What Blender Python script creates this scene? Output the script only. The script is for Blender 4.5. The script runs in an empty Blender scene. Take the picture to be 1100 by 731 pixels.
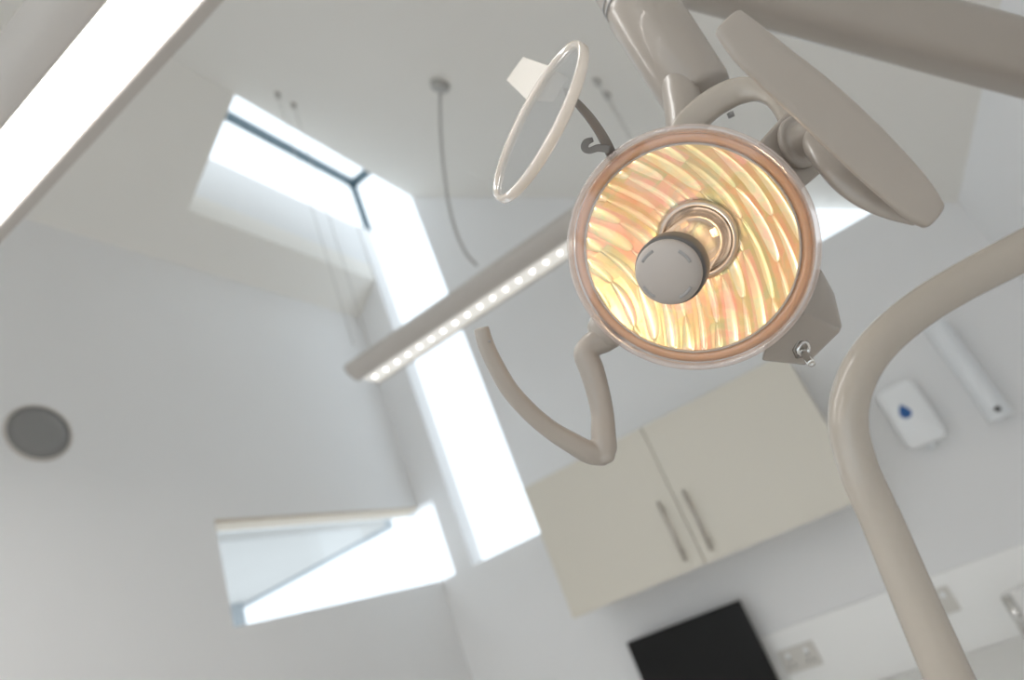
import bpy, bmesh, math, random
from mathutils import Vector, Matrix

random.seed(4)
C = bpy.context.scene.collection
SC = bpy.context.scene

# ------------------------------------------------------------------ camera
F = 699.594                       # focal length in pixels of the 1100 x 731 frame
CAMZ = 1.45                       # eye height above the floor
RX = Vector((0.78928791, 0.50129024, -0.35458804))    # camera right in room axes
RD = Vector((-0.49564043, 0.1792673, -0.84982575))    # camera down
RF = Vector((-0.36244331, 0.84650536, 0.38995322))    # camera forward
CAM = Vector((0, 0, CAMZ))
cd = bpy.data.cameras.new('camera'); cam = bpy.data.objects.new('camera', cd); C.objects.link(cam)
cam.matrix_world = Matrix(((RX.x, -RD.x, -RF.x, CAM.x), (RX.y, -RD.y, -RF.y, CAM.y), (RX.z, -RD.z, -RF.z, CAM.z), (0, 0, 0, 1)))
cd.sensor_width = 36.0; cd.lens = F * 36.0 / 1100.0
cd.clip_start = 0.02; cd.clip_end = 100
cd.dof.use_dof = True; cd.dof.focus_distance = 0.53; cd.dof.aperture_fstop = 3.4
SC.camera = cam

# ------------------------------------------------------------------ light
SC.view_settings.view_transform = 'Standard'
SC.view_settings.look = 'None'
SC.view_settings.gamma = 1.0
SC.view_settings.use_curve_mapping = False
SC.view_settings.exposure = 0.42
w = bpy.data.worlds.new('overcast_sky'); SC.world = w; w.use_nodes = True
bg = w.node_tree.nodes['Background']
bg.inputs[0].default_value = (0.85, 0.94, 1.0, 1); bg.inputs[1].default_value = 1.3
SC.cycles.use_denoising = True
SC.cycles.max_bounces = 14; SC.cycles.diffuse_bounces = 8; SC.cycles.transparent_max_bounces = 24
SC.cycles.sample_clamp_indirect = 6.0
LED_NEAR = 9.0
LED_FAR = 2.2
LED_FILL = 16.5
BULB_W = 0.26

# ------------------------------------------------------------------ materials
def mat(name, col, rough=0.5, metal=0.0, coat=0.0, noise=0.0, nscale=8.0, bump=0.0, bscale=200.0, spec=0.5):
    m = bpy.data.materials.new(name); m.use_nodes = True
    nt = m.node_tree; p = nt.nodes['Principled BSDF']
    p.inputs['Roughness'].default_value = rough; p.inputs['Metallic'].default_value = metal
    p.inputs['Coat Weight'].default_value = coat; p.inputs['Specular IOR Level'].default_value = spec
    p.inputs['Base Color'].default_value = (*col, 1)
    tc = nt.nodes.new('ShaderNodeTexCoord')
    if noise:
        n = nt.nodes.new('ShaderNodeTexNoise'); n.inputs['Scale'].default_value = nscale; n.inputs['Detail'].default_value = 4
        r = nt.nodes.new('ShaderNodeValToRGB')
        r.color_ramp.elements[0].color = (*[c * (1 - noise) for c in col], 1)
        r.color_ramp.elements[1].color = (*[min(1, c * (1 + noise)) for c in col], 1)
        nt.links.new(tc.outputs['Object'], n.inputs['Vector']); nt.links.new(n.outputs['Fac'], r.inputs[0]); nt.links.new(r.outputs[0], p.inputs['Base Color'])
    if bump:
        n = nt.nodes.new('ShaderNodeTexNoise'); n.inputs['Scale'].default_value = bscale
        b = nt.nodes.new('ShaderNodeBump'); b.inputs['Strength'].default_value = bump; b.inputs['Distance'].default_value = 0.001
        nt.links.new(tc.outputs['Object'], n.inputs['Vector']); nt.links.new(n.outputs['Fac'], b.inputs['Height']); nt.links.new(b.outputs[0], p.inputs['Normal'])
    return m

def clear(name, tint=(1, 1, 1), refl=0.06, body=0.0, bodycol=(0.8, 0.8, 0.8), rough=0.03, edge=0.5):
    """thin clear sheet: transparent + a little gloss + optional milky body"""
    m = bpy.data.materials.new(name); m.use_nodes = True; nt = m.node_tree; nt.nodes.clear()
    out = nt.nodes.new('ShaderNodeOutputMaterial')
    t = nt.nodes.new('ShaderNodeBsdfTransparent'); t.inputs[0].default_value = (*tint, 1)
    g = nt.nodes.new('ShaderNodeBsdfGlossy'); g.inputs[0].default_value = (1, 1, 1, 1); g.inputs['Roughness'].default_value = rough
    lw = nt.nodes.new('ShaderNodeLayerWeight'); lw.inputs[0].default_value = 0.3
    mr = nt.nodes.new('ShaderNodeMapRange'); mr.inputs[3].default_value = refl; mr.inputs[4].default_value = min(1, refl + edge)
    nt.links.new(lw.outputs['Facing'], mr.inputs[0])
    mx = nt.nodes.new('ShaderNodeMixShader'); nt.links.new(mr.outputs[0], mx.inputs[0])
    if body:
        d = nt.nodes.new('ShaderNodeBsdfDiffuse'); d.inputs[0].default_value = (*bodycol, 1)
        tr = nt.nodes.new('ShaderNodeBsdfTranslucent'); tr.inputs[0].default_value = (*bodycol, 1)
        dm = nt.nodes.new('ShaderNodeMixShader'); dm.inputs[0].default_value = 0.4
        nt.links.new(d.outputs[0], dm.inputs[1]); nt.links.new(tr.outputs[0], dm.inputs[2])
        bm_ = nt.nodes.new('ShaderNodeMixShader'); bm_.inputs[0].default_value = body
        nt.links.new(t.outputs[0], bm_.inputs[1]); nt.links.new(dm.outputs[0], bm_.inputs[2]); nt.links.new(bm_.outputs[0], mx.inputs[1])
    else:
        nt.links.new(t.outputs[0], mx.inputs[1])
    nt.links.new(g.outputs[0], mx.inputs[2]); nt.links.new(mx.outputs[0], out.inputs[0])
    return m

def emit(name, col, s):
    m = bpy.data.materials.new(name); m.use_nodes = True
    p = m.node_tree.nodes['Principled BSDF']
    p.inputs['Base Color'].default_value = (0.8, 0.8, 0.8, 1); p.inputs['Emission Color'].default_value = (*col, 1); p.inputs['Emission Strength'].default_value = s
    return m

M = dict(
    wall=mat('painted_plaster', (0.83, 0.826, 0.825), 0.75, noise=0.015, nscale=3, bump=0.05, bscale=300),
    ceil=mat('ceiling_plaster', (0.84, 0.815, 0.77), 0.8, noise=0.015, nscale=2, bump=0.05, bscale=300),
    floor=mat('floor_vinyl', (0.60, 0.57, 0.53), 0.35, noise=0.08, nscale=30),
    reveal=mat('reveal_paint', (0.80, 0.80, 0.80), 0.7, noise=0.01, nscale=4),
    plastic=mat('lamp_plastic', (0.36, 0.318, 0.275), 0.32, coat=0.25, noise=0.012, nscale=40),
    tube=mat('arm_enamel', (0.45, 0.40, 0.34), 0.25, coat=0.4, noise=0.01, nscale=30),
    grey=mat('grey_plastic', (0.20, 0.19, 0.18), 0.45, noise=0.03, nscale=50),
    seam=mat('joint_grey', (0.30, 0.29, 0.28), 0.35, noise=0.02, nscale=60),
    cap=mat('cap_plastic', (0.42, 0.375, 0.34), 0.42, noise=0.012, nscale=60, bump=0.03, bscale=900),
    dark=mat('dark_slot', (0.10, 0.095, 0.09), 0.5, noise=0.02),
    chrome=mat('chrome', (0.75, 0.74, 0.72), 0.12, 1.0, noise=0.02, nscale=30),
    gun=mat('dark_nickel', (0.30, 0.28, 0.26), 0.25, 1.0, noise=0.03, nscale=40),
    steel=mat('brushed_steel', (0.50, 0.46, 0.42), 0.3, 1.0, noise=0.05, nscale=60),
    gold=mat('gold_contact', (0.85, 0.62, 0.30), 0.25, 1.0, noise=0.05, nscale=60),
    door=mat('cabinet_laminate', (0.70, 0.66, 0.575), 0.4, noise=0.01, nscale=3),
    carcass=mat('cabinet_carcass', (0.66, 0.64, 0.60), 0.5, noise=0.01, nscale=3),
    screen=mat('screen_black', (0.006, 0.0055, 0.005), 0.45, noise=0.2, nscale=4, spec=0.25),
    white=mat('white_plastic', (0.88, 0.89, 0.90), 0.35, noise=0.01, nscale=20),
    tank=mat('dispenser_plastic', (0.80, 0.82, 0.84), 0.3, noise=0.02, nscale=20),
    blue=mat('blue_label', (0.01, 0.10, 0.33), 0.35, noise=0.05, nscale=40),
    lum=mat('luminaire_enamel', (0.56, 0.52, 0.48), 0.4, noise=0.015, nscale=15),
    grille=mat('speaker_grille', (0.26, 0.255, 0.25), 0.6, noise=0.04, nscale=90, bump=0.3, bscale=700),
    cord=mat('cord_plastic', (0.42, 0.41, 0.39), 0.5, noise=0.02),
    wire=mat('wire_steel', (0.55, 0.53, 0.50), 0.4, 0.6, noise=0.02),
    frame=mat('glazing_frame', (0.06, 0.10, 0.12), 0.4, noise=0.03, nscale=20),
    splash=mat('splashback', (0.93, 0.92, 0.90), 0.25, noise=0.01, nscale=4),
    worktop=mat('worktop', (0.80, 0.79, 0.76), 0.3, noise=0.015, nscale=30),
    basecab=mat('base_cabinet', (0.40, 0.38, 0.42), 0.4, noise=0.01),
    socket=mat('socket_plate', (0.66, 0.63, 0.58), 0.35, noise=0.02, nscale=30),
    canopy=mat('outside_render', (0.50, 0.49, 0.47), 0.8, noise=0.04, nscale=3),
    gutter=mat('outside_gutter', (0.33, 0.36, 0.38), 0.5, noise=0.02),
    sill=mat('oak_trim', (0.58, 0.49, 0.38), 0.45, noise=0.08, nscale=12),
    glass=clear('window_glass', (0.98, 0.99, 1.0), 0.02, edge=0.12),
)

# ------------------------------------------------------------------ helpers
WLOC = {}
def link(name, me, m, parent=None, smooth=True, kind=None, bevel=0, seg=2):
    if len(me.vertices):
        c = Vector((0, 0, 0))
        for v in me.vertices: c += v.co
        c /= len(me.vertices)
    else: c = Vector((0, 0, 0))
    for v in me.vertices: v.co -= c
    o = bpy.data.objects.new(name, me); C.objects.link(o)
    base = WLOC[parent.name] if parent else Vector((0, 0, 0))
    o.parent = parent; o.location = c - base; WLOC[o.name] = c.copy()
    me.materials.clear(); me.materials.append(m)
    for p in me.polygons: p.use_smooth = smooth
    if bevel:
        b = o.modifiers.new('bevel', 'BEVEL'); b.width = bevel; b.segments = seg; b.limit_method = 'ANGLE'; b.angle_limit = math.radians(35)
        o.modifiers.new('wn', 'WEIGHTED_NORMAL')
    if kind: o['kind'] = kind
    return o
def obj(name, bm, m, parent=None, smooth=True, kind=None, bevel=0, seg=2):
    bmesh.ops.recalc_face_normals(bm, faces=bm.faces[:])
    me = bpy.data.meshes.new(name); bm.to_mesh(me); bm.free()
    return link(name, me, m, parent, smooth, kind, bevel, seg)
def struct(name, bm, m, parent=None, bevel=0):
    return obj(name, bm, m, parent, smooth=False, kind=None if parent else 'structure', bevel=bevel)
def thing(name, label, cat, loc, group=None):
    o = bpy.data.objects.new(name, None); C.objects.link(o); o.location = loc; o.empty_display_size = 0.05
    WLOC[o.name] = Vector(loc); o['label'] = label; o['category'] = cat
    if group: o['group'] = group
    return o
def tag(o, label, cat, group=None):
    o['label'] = label; o['category'] = cat
    if group: o['group'] = group
    return o
def NB(): return bmesh.new()
def hexa(bm, pts):
    v = [bm.verts.new(p) for p in pts]
    for f in ((0, 1, 2, 3), (4, 7, 6, 5), (0, 4, 5, 1), (1, 5, 6, 2), (2, 6, 7, 3), (3, 7, 4, 0)): bm.faces.new([v[i] for i in f])
def box(bm, x0, x1, y0, y1, z0, z1):
    hexa(bm, [(x0, y0, z0), (x1, y0, z0), (x1, y1, z0), (x0, y1, z0), (x0, y0, z1), (x1, y0, z1), (x1, y1, z1), (x0, y1, z1)]); return bm
def bx(*a): return box(NB(), *a)
def frame_of(d):
    d = Vector(d).normalized(); u = d.orthogonal().normalized(); return u, d.cross(u), d
def lathe(bm, o, axis, prof, n=64, u=None, close=False):
    """prof: list of (radius, height along axis)"""
    o = Vector(o); a = Vector(axis).normalized()
    u = (Vector(u) - a * Vector(u).dot(a)).normalized() if u is not None else a.orthogonal().normalized()
    v = a.cross(u); rings = []
    for r, h in prof:
        if r < 1e-6: rings.append([bm.verts.new(o + a * h)])
        else: rings.append([bm.verts.new(o + a * h + (u * math.cos(t) + v * math.sin(t)) * r) for t in (2 * math.pi * i / n for i in range(n))])
    if close: rings.append(rings[0])
    for A, B in zip(rings, rings[1:]):
        if len(A) == 1 and len(B) == 1: continue
        for i in range(n):
            j = (i + 1) % n
            if len(A) == 1: bm.faces.new((A[0], B[i], B[j]))
            elif len(B) == 1: bm.faces.new((A[i], A[j], B[0]))
            else: bm.faces.new((A[i], A[j], B[j], B[i]))
    return bm
def cyl(bm, a, b, r, r2=None, n=24):
    a = Vector(a); b = Vector(b); L = (b - a).length; r2 = r if r2 is None else r2
    return lathe(bm, a, b - a, [(0, 0), (r, 0), (r2, L), (0, L)], n)
def catmull(pts, n=8):
    """pts: tuples of floats, smoothly interpolated"""
    out = []; P = [pts[0]] + list(pts) + [pts[-1]]
    for i in range(1, len(P) - 2):
        for k in range(n):
            t = k / n; a, b, c, d = P[i - 1], P[i], P[i + 1], P[i + 2]
            out.append(tuple(0.5 * (2 * b[j] + (c[j] - a[j]) * t + (2 * a[j] - 5 * b[j] + 4 * c[j] - d[j]) * t * t + (3 * b[j] - a[j] - 3 * c[j] + d[j]) * t ** 3) for j in range(len(b))))
    out.append(tuple(pts[-1])); return out
def sweep(bm, path, wdir, n=28, power=2.0, cap=True):
    """path: (x,y,z,half_width,half_thick); wdir: a vector the thickness axis stays closest to"""
    wd = Vector(wdir); rings = []
    P = [Vector(p[:3]) for p in path]
    for i, p in enumerate(path):
        d = (P[min(i + 1, len(P) - 1)] - P[max(i - 1, 0)]).normalized()
        tk = (wd - d * wd.dot(d)).normalized(); wi = d.cross(tk)
        ring = []
        for k in range(n):
            t = 2 * math.pi * k / n; c, s = math.cos(t), math.sin(t)
            e = 2.0 / power
            ring.append(bm.verts.new(P[i] + wi * (p[3] * math.copysign(abs(c) ** e, c)) + tk * (p[4] * math.copysign(abs(s) ** e, s))))
        rings.append(ring)
    for A, B in zip(rings, rings[1:]):
        for i in range(n): bm.faces.new((A[i], A[(i + 1) % n], B[(i + 1) % n], B[i]))
    if cap: bm.faces.new(rings[0]); bm.faces.new(rings[-1])
    return bm
def W(u, v, d):
    """room point seen at (u, v) in the 1100 x 731 frame, d metres in front of the camera"""
    return CAM + (RX * ((u - 550) / F) + RD * ((v - 365.5) / F) + RF) * d
def ray_plane(u, v, n, p0):
    r = W(u, v, 1) - CAM; n = Vector(n); return CAM + r * ((Vector(p0) - CAM).dot(n) / r.dot(n))
def pth(rows, n=6, smooth=True):
    """rows (u, v, depth, half-width px, thickness ratio) -> sweep path in metres"""
    rr = catmull(rows, n) if smooth else rows
    out = []
    for u, v, d, hw, tr in rr:
        p = W(u, v, d); h = hw * d / F; out.append((p.x, p.y, p.z, h, h * tr))
    return out
def roundends(rows, steps=4):
    """close both ends of a path with a small rounding"""
    def end(a, b):
        out = []
        for k in range(steps):
            s = math.sin(math.pi / 2 * k / steps); c = 1 - math.cos(math.pi / 2 * k / steps)
            f = 1 - c; t = s
            out.append((t, f))
        return out
    P0, P1 = rows[0], rows[-1]; A, B = rows[1], rows[-2]
    def ext(p, q, tip):
        d = (Vector(p[:3]) - Vector(q[:3])).normalized(); r = min(p[3], p[4]) * tip; res = []
        for k in range(1, steps + 1):
            a = math.pi / 2 * k / steps
            c = Vector(p[:3]) + d * r * math.sin(a); s = max(0.12, math.cos(a))
            s = 1 - (1 - s) * min(1, r / max(p[3], p[4]) + 0.35)
            res.append((c.x, c.y, c.z, p[3] * s, p[4] * s))
        return res
    return ext(P0, A, 0.9)[::-1] + list(rows) + ext(P1, B, 0.9)
def prism2d(outlines, plane, pos, thick):
    """polygons (first outer, then holes) extruded. plane 'XZ' -> pos is y start; 'YZ' -> pos is x start"""
    cu = bpy.data.curves.new('t', 'CURVE'); cu.dimensions = '2D'; cu.fill_mode = 'BOTH'; cu.extrude = abs(thick) / 2
    for ol in outlines:
        s = cu.splines.new('POLY'); s.points.add(len(ol) - 1); s.use_cyclic_u = True
        for i, (a, b) in enumerate(ol): s.points[i].co = (a, b, 0, 1)
    o = bpy.data.objects.new('t', cu); C.objects.link(o)
    me = bpy.data.meshes.new_from_object(o); bpy.data.objects.remove(o); bpy.data.curves.remove(cu)
    bm = NB(); bm.from_mesh(me); bpy.data.meshes.remove(me); bmesh.ops.remove_doubles(bm, verts=bm.verts[:], dist=1e-5)
    for v in bm.verts:
        a, b, c = v.co; c = pos + thick / 2 + c
        v.co = (a, c, b) if plane == 'XZ' else (c, a, b)
    return bm

# ------------------------------------------------------------------ room shell
DB = 2.95; XA = -2.168; XC = 0.725; T = 0.11; YF = -2.6
XR = -1.522; ZR = CAMZ + 2.5606
SL, SR = 0.79, 0.766
def zl(x): return ZR - SL * (XR - x)
def zr_(x): return ZR - SR * (x - XR)
WX0, WX1 = -1.952, -1.521            # tall slot window
SILL = CAMZ + 0.392
CW_TOP = CAMZ + 0.80; CW_X = -2.072; CW_Y = 1.681
TRI_Z = CAMZ + 0.980; TRI_X0 = -0.27; TRI_X1 = XR + (ZR - TRI_Z) / SR
UP = CAMZ + 2.64                      # top of the rooflight upstand
TOPG = CAMZ + 3.06                    # flat top glass
HY = 1.683                            # near end of the rooflight

outer = [(XA - T, 0), (XC + T, 0), (XC + T, zr_(XC + T)), (TRI_X1, TRI_Z), (TRI_X0, TRI_Z), (TRI_X0, zr_(TRI_X0)), (WX1, ZR), (WX1, SILL), (WX0, SILL),
         (WX0, UP), (WX0 - T, UP), (WX0 - T, zl(WX0 - T)), (XA - T, zl(XA - T)), (XA - T, CW_TOP), (CW_X, CW_TOP), (CW_X, SILL), (XA - T, SILL)]
struct('wall_back', prism2d([outer], 'XZ', DB, T), M['wall'])
wa = [[(YF - T, 0), (DB, 0), (DB, SILL), (CW_Y, SILL), (CW_Y, CW_TOP), (DB, CW_TOP), (DB, zl(XA)), (YF - T, zl(XA))], [(-2.1, .9), (-.3, .9), (-.3, 2.4), (-2.1, 2.4)]]
struct('wall_left', prism2d(wa, 'YZ', XA, -T), M['wall'])
struct('wall_right', bx(XC, XC + T, YF - T, DB, 0, zr_(XC)), M['wall'])
fw = [(XA, 0), (XC, 0), (XC, zr_(XC)), (XR, ZR), (XA, zl(XA))]
hole = [(XA + 0.12, 0.35), (XC - 0.12, 0.35), (XC - 0.12, 2.12), (-0.45, 2.75), (XA + 0.12, 2.75)]
struct('wall_front', prism2d([fw, hole], 'XZ', YF, -T), M['wall'])
struct('floor', bx(XA - T, XC + T, YF - T, DB + T, -0.1, 0), M['floor'])
# ceiling: two slopes meeting at the ridge, rooflight cut in the left one
TH = 0.12
def slope_slab(bm, xa, za, xb, zb, y0, y1):
    hexa(bm, [(xa, y0, za), (xb, y0, zb), (xb, y1, zb), (xa, y1, za), (xa, y0, za + TH), (xb, y0, zb + TH), (xb, y1, zb + TH), (xa, y1, za + TH)])
bm = NB()
slope_slab(bm, XR, ZR, XC + T, zr_(XC + T), YF - T, DB + T)
struct('ceiling', bm, M['ceil'])
bm = NB()
HX = -1.967
slope_slab(bm, XA - T, zl(XA - T), HX, zl(HX), YF - T, DB + T)
slope_slab(bm, HX, zl(HX), XR, ZR, YF - T, HY)
struct('ceiling', bm, M['ceil'])
# rooflight upstand lining
bm = NB(); box(bm, HX - 0.05, HX, HY, DB, zl(HX) + TH, UP); box(bm, HX, XR, HY - 0.05, HY, zl(XR) + TH, UP)
struct('trim_1', bm, M['reveal'])
# glazing: box over the ridge, continuing down the wall as the tall slot
YG = DB + T - 0.004
def window(name, panes, bars, fm=None):
    fr = NB()
    for b in bars: box(fr, *b)
    root = struct(name, fr, fm or M['frame'])
    for p in panes: obj('pane', bx(*p), M['glass'], root, smooth=False)
    return root
g = 0.004
s = 0.024
window('window_1',
       [(WX0, WX1, YG, YG + g, SILL, TOPG), (WX0 - g, WX0, HY, YG, UP, TOPG), (WX0, XR + 0.2, HY, YG, TOPG, TOPG + g)],
       [(WX0 - s, WX0 + s * .2, YG - s, YG + s, UP, TOPG), (WX0 - s, WX0 + s * .4, HY, YG, TOPG - s * 1.2, TOPG + s * 1.2), (WX0, XR + 0.2, YG - s * .5, YG + s, TOPG - s, TOPG + s)])
# corner slot window low on the left
window('window_2',
       [(XA - T, XA - T + g, CW_Y, YG, SILL, CW_TOP), (XA - T, CW_X, YG, YG + g, SILL, CW_TOP)],
       [(XA - T - .012, XA - T + .004, CW_Y, YG, CW_TOP - .012, CW_TOP + .01), (XA - T - .012, XA - T + .004, CW_Y, YG, SILL - .01, SILL + .003)], M['white'])
# triangular clerestory right of the lamp
bm = prism2d([[(TRI_X0, TRI_Z), (TRI_X1, TRI_Z), (TRI_X0, zr_(TRI_X0))]], 'XZ', YG, g)
r3 = struct('window_3', bx(TRI_X0, TRI_X1, YG - .004, YG + .012, TRI_Z - .012, TRI_Z + .001), M['white'])
obj('pane', bm, M['glass'], r3, smooth=False)
# unseen glazing behind the photographer, added to brighten the room
bm = prism2d([hole], 'XZ', YF - T * .6, g)
fr = NB()
for x in (-1.35, -0.45, 0.2): box(fr, x - .03, x + .03, YF - T * .8, YF - T * .4, 0.35, 2.72 if x < -.4 else 2.28)
r4 = struct('added_window_4', fr, M['white']); obj('pane', bm, M['glass'], r4, smooth=False)
# unseen left side window behind the photographer, added for more daylight
fr = NB()
for (a, b, c_, d) in ((-2.1, -.3, .9, .95), (-2.1, -.3, 2.35, 2.4), (-2.1, -2.05, .95, 2.35), (-.35, -.3, .95, 2.35), (-1.225, -1.175, .95, 2.35)): box(fr, XA - .09, XA - .05, a, b, c_, d)
r5 = struct('added_window_5', fr, M['white']); obj('pane', bx(XA - .072, XA - .068, -2.05, -.35, .95, 2.35), M['glass'], r5, smooth=False)
# head lining of the corner window
struct('trim_2', bx(XA - T + .006, XA - .002, CW_Y, DB, CW_TOP - .012, CW_TOP), M['sill'])

# outside: flat canopy of the next wing, seen through the corner window
t = thing('outside_canopy', 'pale outside canopy with grey gutter edge seen through the low corner window', 'canopy', (-4.2, 1.4, CAMZ + .8))
obj('roof_slab', bx(-7.2, -2.75, -1.2, 3.35, CAMZ + .90, CAMZ + 1.02), M['canopy'], t, smooth=False)
obj('gutter', bx(-7.2, -2.75, 3.35, 3.43, CAMZ + .885, CAMZ + .99), M['gutter'], t, smooth=False, bevel=.01)
obj('column', bx(-4.22, -4.12, 3.2, 3.3, -0.1, CAMZ + .90), M['gutter'], t, smooth=False)
obj('ceiling_panel', bx(-4.6, -4.1, 0.6, 3.1, CAMZ + .89, CAMZ + .90), M['reveal'], t, smooth=False)

# ------------------------------------------------------------------ dental lamp
LC = W(734.7, 273.9, 0.527)
def cv(x, y, z): return (RX * x + RD * y + RF * z)         # camera-like axes, only directions
N = cv(-0.436, 0.352, -0.828).normalized()                    # where the lamp points
U = cv(1, 0.0, 0); U = (U - N * U.dot(N)).normalized(); V = N.cross(U)
lamp = thing('dental_lamp', 'round off-white dental operating light with glowing iridescent reflector and two grip handles', 'dental lamp', LC)
RR = 0.1010
# back shell
obj('lamp_housing', lathe(NB(), LC, N, [(0.094, -0.004), (0.0955, -0.010), (0.090, -0.032), (0.070, -0.058), (0.045, -0.070), (0, -0.074)], 96), M['plastic'], lamp)
# fluted reflector
def reflector_mesh():
    """bowl with teardrop flutes running along arcs, each flute with its own coating tint"""
    bm = NB(); nr, na = 110, 720; rings = []; rnd = random.Random(11); tint = {}
    cl = bm.loops.layers.float_color.new('coating'); colv = {}
    gold = [(0.80, 0.54, 0.36), (0.72, 0.57, 0.34), (0.84, 0.50, 0.40), (0.62, 0.56, 0.36), (0.82, 0.54, 0.46)]
    pale = [(0.99, 0.93, 0.76), (0.98, 0.88, 0.80), (0.94, 0.95, 0.70), (0.99, 0.96, 0.88)]
    cxx, cyy = -0.77 * .30, -0.64 * .30
    for i in range(nr + 1):
        q = i / nr; r = 0.033 + (0.0865 - 0.033) * q
        base = -0.0560 + 0.048 * q ** 1.5
        ring = []
        for k in range(na):
            a = 2 * math.pi * k / na; x, y = r * math.cos(a), r * math.sin(a)
            dx, dy = x - cxx, y - cyy
            ph = (math.hypot(dx, dy) - .3) / 0.0128 + 50.3; al = -math.atan2(dy, dx) * .3 / 0.058 + 20
            pi_ = math.floor(ph); fl = ph - pi_ - .5
            al += (pi_ % 2) * .5 + .13 * math.sin(pi_ * 5.1); si = math.floor(al); fs = al - si
            wl = .50 * (fs ** .55) * (1 - fs) ** .35 * (1.02 + .34 * math.sin(pi_ * 7.3 + si * 3.7))
            d_ = abs(fl) / max(wl, .01)
            key = (pi_, si)
            if key not in tint: tint[key] = (rnd.choice(gold), rnd.choice(pale), rnd.uniform(-.4, .4))
            g_, p_, sl = tint[key]
            inside = d_ < 1
            h = (0.0011 * (1 - d_ * d_) + sl * .0010 * fl) if inside else -0.0004 * (1 - 2 * abs(fl)) + sl * .0006 * fl
            m_ = min(1, q * 14) * min(1, (1 - q) * 30)
            vtx = bm.verts.new(LC + N * (base + h * m_) + U * x + V * y)
            t_ = max(0, min(1, (1.08 - d_) / .16)) * (.55 + .45 * min(1, fs * 1.6)); colv[vtx] = tuple(g_[j] * (1 - t_) + p_[j] * t_ for j in range(3)) + (1,)
            ring.append(vtx)
        rings.append(ring)
    for A, B in zip(rings, rings[1:]):
        for i in range(na):
            f = bm.faces.new((A[i], A[(i + 1) % na], B[(i + 1) % na], B[i]))
            for lp in f.loops: lp[cl] = colv[lp.vert]
    return bm
mr = bpy.data.materials.new('dichroic_reflector'); mr.use_nodes = True; nt = mr.node_tree; p = nt.nodes['Principled BSDF']
tc = nt.nodes.new('ShaderNodeTexCoord')
n1 = nt.nodes.new('ShaderNodeTexNoise'); n1.inputs['Scale'].default_value = 24; n1.inputs['Detail'].default_value = 3; n1.inputs['Distortion'].default_value = 1.0
cr = nt.nodes.new('ShaderNodeValToRGB'); el = cr.color_ramp.elements
el[0].position = 0.30; el[0].color = (1.0, 0.72, 0.60, 1); el[1].position = 0.74; el[1].color = (1.0, 0.74, 0.52, 1)
for ps, cl in ((0.42, (1, 0.88, 0.72, 1)), (0.49, (0.92, 0.92, 0.62, 1)), (0.54, (0.80, 0.95, 0.74, 1)), (0.60, (1, 0.97, 0.80, 1)), (0.67, (1.0, 0.76, 0.72, 1))):
    e = el.new(ps); e.color = cl
at = nt.nodes.new('ShaderNodeVertexColor'); at.layer_name = 'coating'
mxc = nt.nodes.new('ShaderNodeMix'); mxc.data_type = 'RGBA'; mxc.blend_type = 'MULTIPLY'; mxc.inputs[0].default_value = 0.8
nt.links.new(tc.outputs['Object'], n1.inputs['Vector']); nt.links.new(n1.outputs['Fac'], cr.inputs[0])
nt.links.new(at.outputs[0], mxc.inputs[6]); nt.links.new(cr.outputs[0], mxc.inputs[7]); nt.links.new(mxc.outputs[2], p.inputs['Base Color'])
p.inputs['Metallic'].default_value = 0.35; p.inputs['Roughness'].default_value = 0.30
obj('reflector', reflector_mesh(), mr, lamp)
# hub collar, contacts and bulb shroud
obj('hub_collar', lathe(NB(), LC, N, [(0.0290, -0.058), (0.0290, -0.051), (0.0325, -0.049), (0.0350, -0.052), (0.0350, -0.060)], 64, close=True), M['steel'], lamp)
obj('contact_ring', lathe(NB(), LC, N, [(0.0205, -0.052), (0.0205, -0.048), (0.0220, -0.048), (0.0220, -0.052)], 48, close=True), M['gold'], lamp)
shroud = obj('bulb_shroud', lathe(NB(), LC, N, [(0.0265, -0.056), (0.0240, -0.020), (0.0240, 0.034), (0.0248, 0.038)], 64), clear('smoked_glass', (0.66, 0.60, 0.53), 0.14, 0.46, (0.20, 0.185, 0.17), 0.08), lamp)
obj('inner_tube', lathe(NB(), LC, N, [(0.0, -0.056), (0.010, -0.056), (0.010, -0.036), (0.006, -0.030), (0, -0.030)], 40), M['steel'], lamp)
bmf = NB()
for a in (0.6, 2.2, 3.9, 5.2):
    c = LC + N * -0.046 + (U * math.cos(a) + V * math.sin(a)) * 0.0185
    tq = (U * -math.sin(a) + V * math.cos(a)); rd = (U * math.cos(a) + V * math.sin(a))
    hexa(bmf, [c + tq * i * .0035 + rd * j * .0025 + N * k * .003 for i, j, k in ((-1, -1, -1), (1, -1, -1), (1, 1, -1), (-1, 1, -1), (-1, -1, 1), (1, -1, 1), (1, 1, 1), (-1, 1, 1))])
obj('contact_tabs', bmf, M['gold'], lamp, smooth=False)
obj('shroud_ring', lathe(NB(), LC + N * .008, N, [(0.0225, 0.022), (0.0255, 0.022), (0.0268, 0.027), (0.0268, 0.0400), (0.0255, 0.0435), (0.0240, 0.0435)], 64, close=True), M['dark'], lamp)
capr = 0.0247
capo = obj('bulb_cap', lathe(NB(), LC + N * .008, N, [(capr, 0.040), (capr, 0.0465), (capr * .97, 0.0482), (capr * .85, 0.0505), (capr * .6, 0.0528), (capr * .3, 0.0540), (0, 0.0543)], 72), M['cap'], lamp)
def arc_slot(a0, a1, r):
    bm = NB(); pts = []
    for i in range(13):
        a = a0 + (a1 - a0) * i / 12; c = LC + N * 0.0592 + (U * math.cos(a) + V * math.sin(a)) * r
        pts.append((c.x, c.y, c.z, .00125, .0006))
    return sweep(bm, pts, N, 10)
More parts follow.
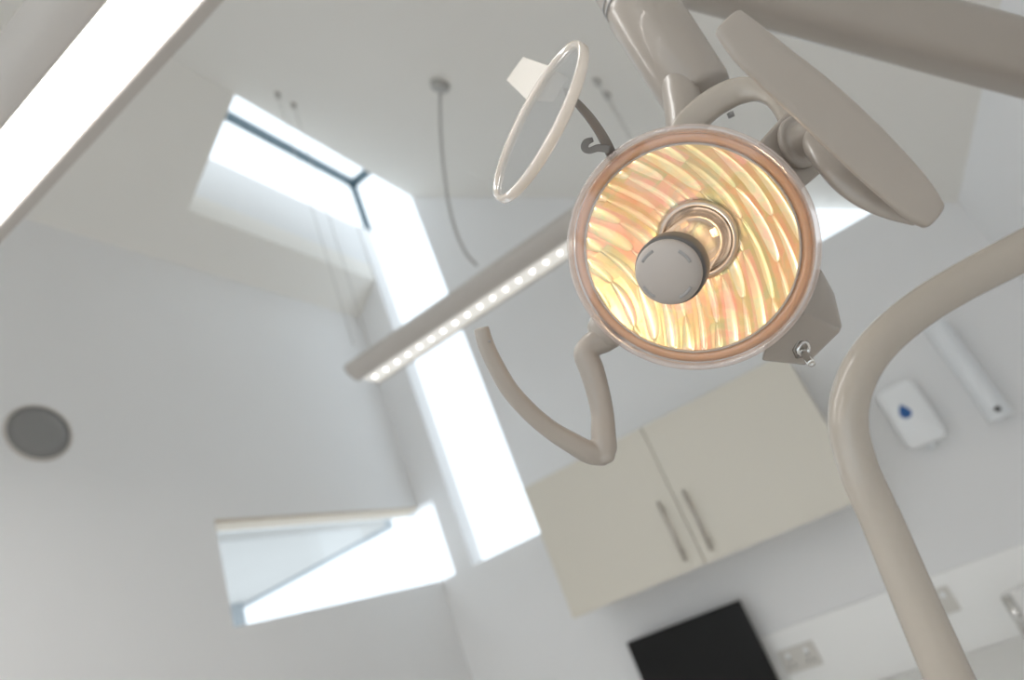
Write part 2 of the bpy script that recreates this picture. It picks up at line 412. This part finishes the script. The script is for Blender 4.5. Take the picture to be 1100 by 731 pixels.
# angles run in the lamp's own plane
def ang(u, v):
    q = ray_plane(u, v, N, LC + N * 0.0592) - (LC + N * 0.0592); return math.atan2(q.dot(V), q.dot(U))
a_mid = ang(735, 276)
for k in range(4):
    am = a_mid + k * math.pi / 2
    obj('cap_slot', arc_slot(am - .30, am + .30, capr * .80), M['seam'], capo)
# plastic front ring, bulb's orange glow put into its colour, clear outer lip, thin front cover
orange = clear('orange_glow_ring', (1.0, 0.74, 0.50), 0.08, 0.78, (1.0, 0.53, 0.23), 0.18)
lipm = clear('clear_lip', (0.96, 0.92, 0.90), 0.10, 0.26, (0.82, 0.72, 0.66), 0.08)
cover = clear('front_cover', (0.99, 0.98, 0.97), 0.05, 0.05, (0.95, 0.85, 0.75), 0.05)
obj('front_ring', lathe(NB(), LC, N, [(0.0862, -0.0095), (0.0870, -0.0055), (0.0920, -0.0030), (0.0960, -0.0060), (0.0965, -0.0110), (0.0900, -0.0125)], 128, close=True), orange, lamp)
obj('clear_lip', lathe(NB(), LC, N, [(0.0950, 0.0000), (0.0975, 0.0030), (0.1000, 0.0028), (RR, 0.0002), (0.1005, -0.0060), (0.0985, -0.0100), (0.0970, -0.0075), (0.0975, -0.0025)], 128, close=True), lipm, lamp)
obj('front_cover', lathe(NB(), LC, N, [(0.0275, 0.0085), (0.050, 0.0070), (0.075, 0.0042), (0.0955, 0.0005)], 96), cover, lamp)
obj('inner_bead', lathe(NB(), LC, N, [(0.0852, -0.0060), (0.0858, -0.0040), (0.0870, -0.0040), (0.0872, -0.0060)], 128, close=True), M['plastic'], lamp)
# halogen bulb
ld = bpy.data.lights.new('halogen', 'POINT'); ld.energy = BULB_W; ld.color = (1.0, 0.80, 0.62); ld.shadow_soft_size = 0.006
lo = bpy.data.objects.new('halogen_bulb', ld); C.objects.link(lo); lo.parent = lamp; lo.location = N * 0.030 + U * 0.0
obj('bulb_base', lathe(NB(), LC + N * .008, N, [(0, 0.016), (0.010, 0.016), (0.0225, 0.026), (0.0225, 0.030), (0, 0.030)], 32), M['steel'], lamp)
lo.location = N * 0.004

# switch box at lower right, behind the ring
def hull(pts):
    bm = NB(); vs = [bm.verts.new(p) for p in pts]; bmesh.ops.convex_hull(bm, input=vs)
    bmesh.ops.delete(bm, geom=[v for v in bm.verts if not v.link_faces], context='VERTS')
    bmesh.ops.dissolve_limit(bm, angle_limit=0.03, verts=bm.verts[:], edges=bm.edges[:]); return bm
sb = hull([W(864, 336, .546), W(903, 356, .570), W(865, 393, .566), W(818, 388, .552), W(830, 345, .55), W(882, 288, .60), W(896, 314, .612),
           W(905, 352, .625), W(872, 386, .63), W(820, 375, .63), W(850, 290, .63)])
swb = obj('switch_box', sb, M['plastic'], lamp, smooth=False, bevel=.003, seg=3)
sp = W(860, 374, .5585); lv = (W(872, 393, .537) - sp)
NS = ((W(903, 356, .575) - W(818, 388, .552)).cross(W(862, 332, .555) - W(818, 388, .552))).normalized()
if NS.dot(CAM - sp) < 0: NS = -NS
sp = ray_plane(860, 374, NS, W(865, 393, .566)) - NS * 0.0005
sw = obj('switch_nut', lathe(NB(), sp, NS, [(0.0055, 0), (0.0098, 0), (0.0098, 0.0022), (0.0085, 0.0030), (0.0055, 0.0030)], 6, close=True), M['gun'], lamp, smooth=False, bevel=.0004)
obj('switch_bush', lathe(NB(), sp, NS, [(0.0040, 0), (0.0068, 0), (0.0068, 0.0050), (0.0050, 0.0055), (0.0044, 0.0030)], 32, close=True), M['chrome'], sw)
obj('switch_hole', lathe(NB(), sp, NS, [(0.0046, 0.0012), (0, 0.0012)], 32), M['dark'], sw)
ld_ = (W(873, 392, .535) - sp).normalized(); L = 0.027
obj('switch_lever', lathe(NB(), sp, ld_, [(0.0022, 0.0005), (0.0028, 0.006), (0.0036, L - .0015), (0.0033, L), (0.0016, L + .0002), (0.0012, L - .0008), (0, L - .0008)], 24), M['chrome'], sw)

# bracket at upper right where the near handle is hinged
obj('handle_bracket', hull([W(a, b, d) for (a, b) in ((800, 170), (846, 119), (862, 128), (889, 170), (886, 182), (858, 206), (800, 215)) for d in (.555, .585)]), M['plastic'], lamp, smooth=False, bevel=.003, seg=3)
ja = W(856, 154, .5545); jd = (RX * .42 - RD * .12 - RF * .88).normalized()
obj('hinge_disc', lathe(NB(), ja, jd, [(0, 0), (0.0225, 0), (0.0228, 0.003), (0.0215, 0.0045), (0.0190, 0.0040), (0.0150, 0.0042), (0.0142, 0.0060), (0.0138, 0.020), (0.0120, 0.026), (0, 0.028)], 64), M['plastic'], lamp)

# near handle (right): neck fin plus big blade grip
bm = NB()
neck = pth([(876, 147, .525, 12, .7), (882, 158, .51, 18, .6), (905, 180, .485, 23, .5), (930, 202, .475, 22, .45), (958, 220, .468, 17, .45), (985, 234, .46, 10, .5)])
sweep(bm, roundends(neck), RF, 32, 2.3)
hg = obj('grip_handle', bm, M['plastic'], lamp)
bm = NB()
grip = pth([(783, 25, .44, 18.5, .30), (803, 46, .44, 23, .27), (828, 69, .44, 25, .26), (876, 110, .441, 27.5, .25), (923, 154, .443, 28, .25), (965, 195, .445, 25.5, .27), (988, 219, .446, 22, .32), (1001, 231, .447, 17, .38)])
sweep(bm, roundends(grip), RF, 40, 3.0)
obj('grip_blade', bm, M['plastic'], hg)

# far handle (left): elbow, neck and curved grip in one
bm = NB()
sweep(bm, roundends(pth([(664, 354, 0.6126, 15, .9), (648, 364, 0.6103, 15.5, .9), (634, 372, 0.6091, 13, .9), (629, 381, 0.6080, 13, .9), (635, 396, 0.6069, 13.5, .9), (642, 420, 0.6046, 12.8, .9), (647, 445, 0.6011, 12.5, .9), (648, 466, 0.5954, 13.5, .9), (650, 484, 0.5897, 13, .85), (652, 492, 0.5862, 9, .8)], 6)), RF, 28, 2.2)
gp = pth([(517, 352, 0.5725, 8.4, .95), (522, 370, 0.5736, 9, .95), (531, 390, 0.5748, 9.3, .95), (547, 418, 0.5771, 9.8, .95), (569, 443, 0.5805, 10, .95), (593, 463, 0.5839, 10.4, .9), (616, 477, 0.5862, 11.5, .9), (634, 487, 0.5885, 12, .85), (649, 492, 0.5897, 9, .8)], 6)
sweep(bm, gp[:1] + roundends(gp)[5:], RF, 28, 2.6)
lh = obj('grip_handle', bm, M['plastic'], lamp)
rm = lh.modifiers.new('remesh', 'REMESH'); rm.mode = 'VOXEL'; rm.voxel_size = 0.0010; rm.use_smooth_shade = True
sm = lh.modifiers.new('smooth', 'SMOOTH'); sm.factor = 0.5; sm.iterations = 14
ca, cb = W(677, 337, .620), W(633, 367.5, .604)
obj('elbow_collar', lathe(NB(), ca, cb - ca, [(0, 0), (.0165, 0), (.0165, .024), (.0185, .027), (.0190, .031), (.0185, .035), (.0172, .037), (.0160, .039), (.0135, .0425), (0, .046)], 48), M['plastic'], lamp)
obj('grip_screw', cyl(NB(), W(526, 367, .568), W(526, 367, .5625), .0012, n=16), M['seam'], lh)

# overhead pole, ring joint, yoke
bm = NB()
A0, A1 = W(659, -36, .70), W(753, 108, .655)
axis = (A1 - A0).normalized()
lathe(bm, A0, axis, [(0, -.06), (.0335, -.06), (.0335, .048), (.0335, .052), (.0345, .054), (.0355, .058), (.0357, .10), (.0345, (A1 - A0).length - .010), (.0325, (A1 - A0).length - .002), (0, (A1 - A0).length)], 64)
pole = obj('drop_tube', bm, M['plastic'], lamp)
for h in (.027, .034):
    obj('ring_joint', lathe(NB(), A0, axis, [(.0332, h + .012), (.0342, h + .012), (.0342, h + .0150), (.0332, h + .0150)], 64, close=True), M['seam'], pole)
bm = NB(); sweep(bm, pth([(722, 66, .668, 10, 1), (726, 80, .655, 16, 1), (731, 100, .642, 19, 1), (735, 125, .625, 20, 1), (737, 160, .60, 21, 1)]), RF, 32, 2.1)
obj('swivel_stub', bm, M['plastic'], lamp)
bm = NB(); sweep(bm, pth([(728, 165, .60, 18, .6), (736, 142, .60, 17.5, .6), (758, 117, .60, 16, .6), (787, 100, .598, 15, .6), (811, 97, .59, 13, .6), (829, 106, .58, 9.5, .6), (840, 122, .57, 7.5, .6), (845, 138, .565, 7, .6)]), RF, 28, 2.3)
obj('yoke_arc', bm, M['tube'], lamp)
obj('yoke_screw', cyl(NB(), W(786, 126, .60), W(784, 121, .60), .003, n=16), M['seam'], lamp)
# long horizontal support arm crossing the top right corner
bm = NB()
sweep(bm, pth([(u, 63.5 - .267 * (1100 - u), .86 + (u - 560) * .00008, 34, .9) for u in (560, 700, 860, 960, 1060, 1200, 1420)], 4), RF, 36, 3.2)
obj('support_arm', bm, M['plastic'], lamp)

# swing-out filter disc on a grey strap, left of the lamp
FC = W(576, 133, .505)
fu = (W(614, 49, .500) - W(540, 217, .510)); fl_ = fu.length / 2; fu.normalize()
ratio = 0.335
nv = RF.cross(fu).normalized()                       # image-plane perpendicular
tilt = math.acos(ratio + .0)
fv = (nv * math.cos(tilt) - RF * math.sin(tilt)).normalized()     # foreshortened in-plane axis
fn = fu.cross(fv).normalized()
if fn.dot(RF) > 0: fn = -fn
def ell(bm, prof, n=96, sx=1.0):
    rings = []
    for off, h in prof:
        rings.append([bm.verts.new(FC + fu * (math.cos(t) * (fl_ + off)) + fv * (math.sin(t) * (fl_ * .97 + off)) + fn * h) for t in (2 * math.pi * i / n for i in range(n))])
    return rings
bm = NB(); rg = ell(bm, [(-.0050, .0010), (-.0035, .0030), (-.0010, .0030), (.0000, .001), (.0000, -.004), (-.002, -.0052), (-.0045, -.003)])
rg.append(rg[0])
for A, B in zip(rg, rg[1:]):
    for i in range(96): bm.faces.new((A[i], A[(i + 1) % 96], B[(i + 1) % 96], B[i]))
frm = obj('filter_frame', bm, clear('milky_frame', (0.96, 0.93, 0.89), 0.08, 0.80, (0.88, 0.81, 0.73), 0.12), lamp)
bm = NB(); rg = ell(bm, [(-.0045, -.0005), (-.0045, .0008)]); bm.faces.new(rg[0]); bm.faces.new(rg[1])
obj('filter_lens', bm, clear('filter_lens', (0.86, 0.87, 0.88), 0.09, 0.10, (0.76, 0.78, 0.80), 0.05), frm)
tabm = mat('tab_plastic', (0.74, 0.69, 0.62), 0.35, coat=.2, noise=.01)
def onf(u, v, h): return ray_plane(u, v, fn, FC + fn * h) - 0 * fn
tb = hull([onf(u, v, h) for h in (-.0065, -.0045) for u, v in ((562, 61), (544, 86), (561, 96), (566, 108), (594, 110), (610, 83), (588, 70))])
obj('filter_tab', tb, tabm, frm, smooth=False, bevel=.0012)
def fd(u, v, h): return (ray_plane(u, v, fn, FC + fn * h) - CAM).dot(RF)
d0 = fd(612, 96, -.008)
bm = NB(); sweep(bm, pth([(607, 96, d0 + .004, 2.5, .6), (612, 103, .474, 3.6, .5), (622, 113, .485, 4.6, .4), (634, 127, .50, 5.2, .35), (645, 143, .515, 5.5, .35), (654, 160, .53, 6, .35), (662, 178, .55, 6, .35)]), RF, 20, 4)
d0x = .523
st = obj('filter_strap', bm, M['grey'], lamp)
bm = NB(); sweep(bm, pth([(655, 161, d0x, 4, .4), (643, 159, d0x, 4, .4), (633, 162, d0x, 3.4, .4), (628, 159, d0x, 4.0, .4), (630, 153, d0x, 4, .4), (637, 150, d0x, 2.5, .4)], 4), RF, 16, 4)
obj('strap_hook', bm, M['grey'], st)

# ------------------------------------------------------------------ bent tube arm, right
bm = NB()
sweep(bm, pth([(1330, 150, .86, 22.3, 1), (1210, 212, .83, 22.3, 1), (1100, 269, .80, 22.0, 1), (1035, 303, .785, 20.9, 1), (985, 334, .775, 20.4, 1), (942, 372, .765, 19.9, 1), (918, 412, .757, 19.9, 1), (911, 455, .75, 19.9, 1), (922, 503, .74, 20.4, 1), (947, 560, .73, 21.4, 1), (982, 643, .715, 22.8, 1), (1020, 731, .70, 24.7, 1), (1065, 835, .685, 25.6, 1)], 8), RF, 40)
tag(obj('bent_tube', bm, M['tube'], None), 'thick cream enamelled tube bending from the right edge down past the wall cabinet', 'tube arm')

# ------------------------------------------------------------------ pendant luminaires
def luminaire(y0, x0, x1, label, leds, band_m, wires, dz=0.0, lip=0.0):
    """y0: near edge. body hangs at 1.07 above eye level"""
    zb = CAMZ + 1.07 + dz
    t = thing('pendant_light', label, 'pendant light', ((x0 + x1) / 2, y0 + .09, zb), 'linear pendant lights under the gabled ceiling')
    prof = [(y0, zb + .048), (y0 + .012, zb + .026), (y0 + .035, zb + .008), (y0 + .062, zb), (y0 + .070, zb + .003), (y0 + .070, zb + .012), (y0 + .166, zb + .012),
            (y0 + .166, zb + .003), (y0 + .173, zb), (y0 + .182 + lip, zb + .004), (y0 + .188 + lip, zb + .02), (y0 + .188 + lip, zb + .06), (y0 + .175, zb + .068), (y0 + .02, zb + .068)]
    bm = NB(); A = [bm.verts.new((x0, a, b)) for a, b in prof]; B = [bm.verts.new((x1, a, b)) for a, b in prof]
    bm.faces.new(A); bm.faces.new(B[::-1])
    for i in range(len(prof)): j = (i + 1) % len(prof); bm.faces.new((A[i], A[j], B[j], B[i]))
    obj('housing', bm, M['lum'], t, smooth=False, bevel=.003)
    obj('diffuser', bx(x0 + .012, x1 - .012, y0 + .071, y0 + .165, zb + .006, zb + .0115), band_m, t, smooth=False)
    if leds:
        k = 0; x = x0 + .045
        while x < x1 - .02:
            obj('led', lathe(NB(), (x, y0 + .112, zb + .006), (0, 0, -1), [(.0065, 0), (.0055, .003), (.003, .005), (0, .0055)], 12), leds, t); x += .058
    for (x, ya) in wires:
        for yy in (ya + .01, ya + .10):
            top = (zr_(x) if x > XR else zl(x))
            wv = NB(); cyl(wv, (x, yy, zb + .07), (x, yy, top), .0013, n=8); wo = obj('suspension_wire', wv, M['wire'], t)
            obj('ceiling_ferrule', cyl(NB(), (x, yy, top - .022), (x, yy, top + .004), .011, n=16), M['wire'], wo)
    return t
far_m = emit('led_lens', (1.0, 0.96, 0.86), 0.33); led_m = emit('led_chip', (1.0, 0.95, 0.82), LED_FAR * 2)
fill_m = emit('led_fill_diffuser', (1.0, 0.93, 0.87), LED_FILL)
near_m = emit('led_diffuser', (1.0, 0.985, 0.96), LED_NEAR)
pl = luminaire(1.765, -1.435, -0.05, 'long grey pendant light with a row of small bright LEDs, hanging behind the dental lamp', led_m, far_m, [(-1.315, 1.70), (-.138, 1.83)], dz=-.033)
luminaire(0.383, -1.75, -0.05, 'near pendant light crossing the top left corner with a wide glowing white diffuser', None, near_m, [(-1.65, .40), (-.15, .40)], lip=.012)
for yb, lb in ((-.85, 'added fill pendant light, unseen behind the photographer, with a white diffuser'), (-1.95, 'added fill pendant light, unseen, nearest the front glazing, with a white diffuser')):
    luminaire(yb, -1.75, .1, lb, None, fill_m, [(-1.65, yb + .015), (-.15, yb + .015)])  # two unseen pendants added to lift the overall room brightness
# power cord with its ceiling rose
rz = zr_(-.623)
rose_l = Vector((-.623, 1.767, rz))
rn = Vector((SR, 0, 1)).normalized() * -1
bm = NB()
def atY(u, v, y): return ray_plane(u, v, (0, 1, 0), (0, y, 0))
cp = [atY(u, v, 1.80) for u, v in ((473, 96), (473, 130), (475, 165), (479, 200), (484, 228), (491, 252), (501, 273), (512, 285))]
sweep(bm, [(*q, .005, .005) for q in (Vector(a) for a in catmull([tuple(c) for c in cp], 5))], RF, 12)
pc = obj('power_cable', bm, M['cord'], pl)
obj('ceiling_rose', lathe(NB(), rose_l - rn * .004, rn, [(0, 0), (.036, 0), (.036, .020), (.030, .026), (0, .026)], 40), M['cord'], pc)

# ------------------------------------------------------------------ wall speaker
sc_ = Vector((XA, 1.093, CAMZ + 1.134))
t = thing('wall_speaker', 'round dark grey loudspeaker set in the left wall', 'speaker', sc_)
obj('grille', lathe(NB(), sc_, (1, 0, 0), [(0, .009), (.06, .008), (.094, .004), (.094, 0.0)], 64), M['grille'], t)
obj('bezel', lathe(NB(), sc_, (1, 0, 0), [(.094, -.004), (.094, .007), (.100, .007), (.103, .003), (.103, -.004)], 64, close=True), M['lum'], t)

# ------------------------------------------------------------------ wall cabinet
CY = 2.60; cx0, cxm, cx1 = -.516 * CY, -.2815 * CY, -.041 * CY; cz0, cz1 = CAMZ - .008 * CY, CAMZ + .212 * CY
t = thing('wall_cabinet', 'cream double-door wall cabinet with two bar handles, mounted above the black monitor', 'cabinet', ((cx0 + cx1) / 2, DB, cz0))
obj('body', bx(cx0 + .002, cx1 - .002, CY + .021, DB, cz0 + .002, cz1 - .002), M['carcass'], t, smooth=False)
for (a, b, hx) in ((cx0, cxm - .0018, -.3045 * CY), (cxm + .0018, cx1, -.262 * CY)):
    d = obj('door', bx(a, b, CY, CY + .019, cz0, cz1), M['door'], t, smooth=False, bevel=.0015)
    bm = NB(); z0, z1 = CAMZ + .008 * CY, CAMZ + .096 * CY
    cyl(bm, (hx, CY - .032, z0 - .005), (hx, CY - .032, z1 + .005), .0060, n=16)
    for z in (z0 + .03, z1 - .03): cyl(bm, (hx, CY - .032, z), (hx, CY + .001, z), .0045, n=12)
    obj('bar_handle', bm, M['steel'], d)

zs = CAMZ - .118 * DB
# ------------------------------------------------------------------ monitor
my = 2.84; mx0, mx1 = -.447 * my, -.262 * my; mz1 = CAMZ - .067 * my; mz0 = mz1 - .33
t = thing('monitor', 'black flat screen monitor on the wall below the cabinet', 'monitor', ((mx0 + mx1) / 2, my, mz0))
obj('casing', bx(mx0, mx1, my, my + .03, mz0, mz1), M['screen'], t, smooth=False, bevel=.004)
obj('screen', bx(mx0 + .012, mx1 - .012, my - .001, my + .002, mz0 + .016, mz1 - .012), M['screen'], t, smooth=False)
obj('wall_mount', bx((mx0 + mx1) / 2 - .06, (mx0 + mx1) / 2 + .06, my + .028, DB - .001, zs + .006, mz1 - .04), M['seam'], t, smooth=False)

# ------------------------------------------------------------------ worktop zone
zs = CAMZ - .118 * DB
zw = 0.84
tag(obj('splashback', bx(XA + .002, XC - .002, DB - .014, DB - .001, zw, zs), M['splash'], smooth=False), 'pale splashback panel along the wall behind the worktop', 'splashback')
tag(obj('worktop', bx(XA + .002, XC - .002, 2.40, DB - .015, zw - .035, zw), M['worktop'], smooth=False, bevel=.003), 'white worktop running below the splashback', 'worktop')
t = thing('base_cabinet', 'grey base cabinet under the white worktop', 'cabinet', (-.7, 2.6, 0))
obj('body', bx(XA + .002, XC - .002, 2.44, DB - .001, .0, zw - .035), M['basecab'], t, smooth=False)
for k in range(4):
    a = XA + .01 + k * .72; d = obj('door', bx(a, a + .71, 2.421, 2.4395, .1, zw - .045), M['basecab'], t, smooth=False, bevel=.002)
    obj('bar_handle', cyl(NB(), (a + .62, 2.405, .55), (a + .62, 2.405, .75), .006, n=12), M['steel'], d)
# double socket on the splashback
YS = DB - .014
def sock(u0, v0, label, wd, ht, name, sw_n):
    c = ray_plane(u0, v0, (0, 1, 0), (0, YS, 0)); y = YS - .0002
    t = thing(name, label, 'socket' if sw_n == 2 else 'switch', c)
    pl_ = obj('plate', bx(c.x - wd / 2, c.x + wd / 2, y - .009, y, c.z - ht / 2, c.z + ht / 2), M['socket'], t, smooth=False, bevel=.003)
    for k in range(sw_n):
        xo = c.x + (k - (sw_n - 1) / 2) * wd / max(1, sw_n)
        obj('rocker', bx(xo - .007, xo + .007, y - .012, y - .008, c.z + ht * .12, c.z + ht * .34), M['white'], pl_, smooth=False, bevel=.001)
        if sw_n == 2:
            hb = NB()
            for dx, dz in ((0, .004), (-.011, -.018), (.011, -.018)): box(hb, xo + dx - .003, xo + dx + .003, y - .0095, y - .0085, c.z + dz - .005, c.z + dz + .005)
            obj('pin_holes', hb, M['dark'], pl_, smooth=False)
sock(859, 707, 'double power socket on the splashback to the right of the black monitor', .146, .086, 'power_socket', 2)
sock(1016, 645, 'small wall switch on the splashback beside the bent tube', .056, .086, 'wall_switch', 1)

# lever tap
tp = ray_plane(1080, 641, (0, 1, 0), (0, 2.75, 0))
t = thing('lever_tap', 'chrome lever tap rising from the worktop at the right edge', 'tap', (tp.x, 2.75, zw))
bm = NB(); cyl(bm, (tp.x, 2.75, zw + .0012), (tp.x, 2.75, zw + .013), .026, n=32); cyl(bm, (tp.x, 2.75, zw + .013), (tp.x, 2.75, tp.z), .019, .017, n=32)
obj('tap_body', bm, M['chrome'], t)
bm = NB(); zt = tp.z - .07
sweep(bm, [(*q, .011, .011) for q in catmull([(tp.x, 2.75, zt - .03), (tp.x, 2.73, zt), (tp.x, 2.69, zt + .012), (tp.x, 2.63, zt + .005), (tp.x, 2.60, zt - .03)], 6)], (1, 0, 0), 20)
obj('spout', bm, M['chrome'], t)
bm = NB(); sweep(bm, [(*q[:3], q[3], q[4]) for q in catmull([(tp.x, 2.75, tp.z, .013, .010), (tp.x + .02, 2.74, tp.z + .008, .010, .006), (tp.x + .09, 2.74, tp.z + .02, .011, .005)], 6)], (0, 0, 1), 16)
obj('tap_lever', bm, M['chrome'], t)

# soap dispenser with blue drop
sd = ray_plane(972, 443, (0, 1, 0), (0, 2.84, 0)); sx, sz = sd.x, sd.z
t = thing('soap_dispenser', 'white wall soap dispenser with a blue drop window', 'soap dispenser', (sx, DB, sz))
def rrect(cx, cz, w_, h_, r, y0, y1, bow=0.0, taper=1.0):
    bm = NB(); rings = []
    for (y, sc) in ((y1, 1.0), (y0 + .02, 1.0), (y0 + .006, .97), (y0, .90)):
        ring = []
        for qx, qz, a0 in ((1, 1, 0), (-1, 1, 90), (-1, -1, 180), (1, -1, 270)):
            for k in range(7):
                a = math.radians(a0 + k * 15); x = qx * (w_ / 2 - r) + r * math.cos(a); z = qz * (h_ / 2 - r) + r * math.sin(a)
                tp_ = 1 + (taper - 1) * (0.5 - z / h_)
                ring.append(bm.verts.new((cx + x * sc * tp_, y, cz + z * sc)))
        rings.append(ring)
    for A, B in zip(rings, rings[1:]):
        n = len(A)
        for i in range(n): bm.faces.new((A[i], A[(i + 1) % n], B[(i + 1) % n], B[i]))
    bm.faces.new(rings[0]); bm.faces.new(rings[-1]); return bm
obj('body', rrect(sx + .012, sz - .014, .142, .245, .03, 2.84, DB, taper=1.0), M['white'], t)
bm = NB(); pts = []
for i in range(40):
    a = 2 * math.pi * i / 40; r = .020
    x = r * math.sin(a); z = -r * math.cos(a)
    if z > 0: x *= (1 - z / r) ** .35 if z < r else 0; z *= 1.7
    pts.append((sx + x, sz + z - .004))
A = [bm.verts.new((a, 2.8375, b)) for a, b in pts]; B = [bm.verts.new((a, 2.842, b)) for a, b in pts]
bm.faces.new(A); bm.faces.new(B)
for i in range(40): bm.faces.new((A[i], A[(i + 1) % 40], B[(i + 1) % 40], B[i]))
obj('drop_window', bm, M['blue'], t, smooth=False)
bm = NB(); cyl(bm, (sx + .012, 2.885, sz - .155), (sx + .012, 2.885, sz - .112), .014, .024, n=24); obj('nozzle', bm, M['tank'], t)
obj('push_bar', rrect(sx + .012, sz - .105, .10, .03, .012, 2.845, 2.93), M['white'], t)

# cup dispenser tube
a = ray_plane(1010, 350, (0, 1, 0), (0, 2.87, 0)); b = ray_plane(1072, 452, (0, 1, 0), (0, 2.87, 0)); cxx = (a.x + b.x) / 2
t = thing('cup_dispenser', 'tall white tube-shaped cup dispenser on the wall to the right of the soap dispenser', 'cup dispenser', (cxx, DB, b.z))
bm = NB(); lathe(bm, (cxx, 2.87, b.z), (0, 0, 1), [(.030, 0.004), (.044, 0), (.046, .012), (.044, .02), (.042, .035), (.042, a.z - b.z), (.038, a.z - b.z + .015), (0, a.z - b.z + .02)], 40)
obj('tube', bm, M['tank'], t)
obj('back_plate', bx(cxx - .03, cxx + .03, 2.905, DB, b.z + .02, a.z - .02), M['white'], t, smooth=False, bevel=.004)
obj('release_button', cyl(NB(), (cxx, 2.832, b.z + .035), (cxx, 2.822, b.z + .035), .010, n=20), M['dark'], t)
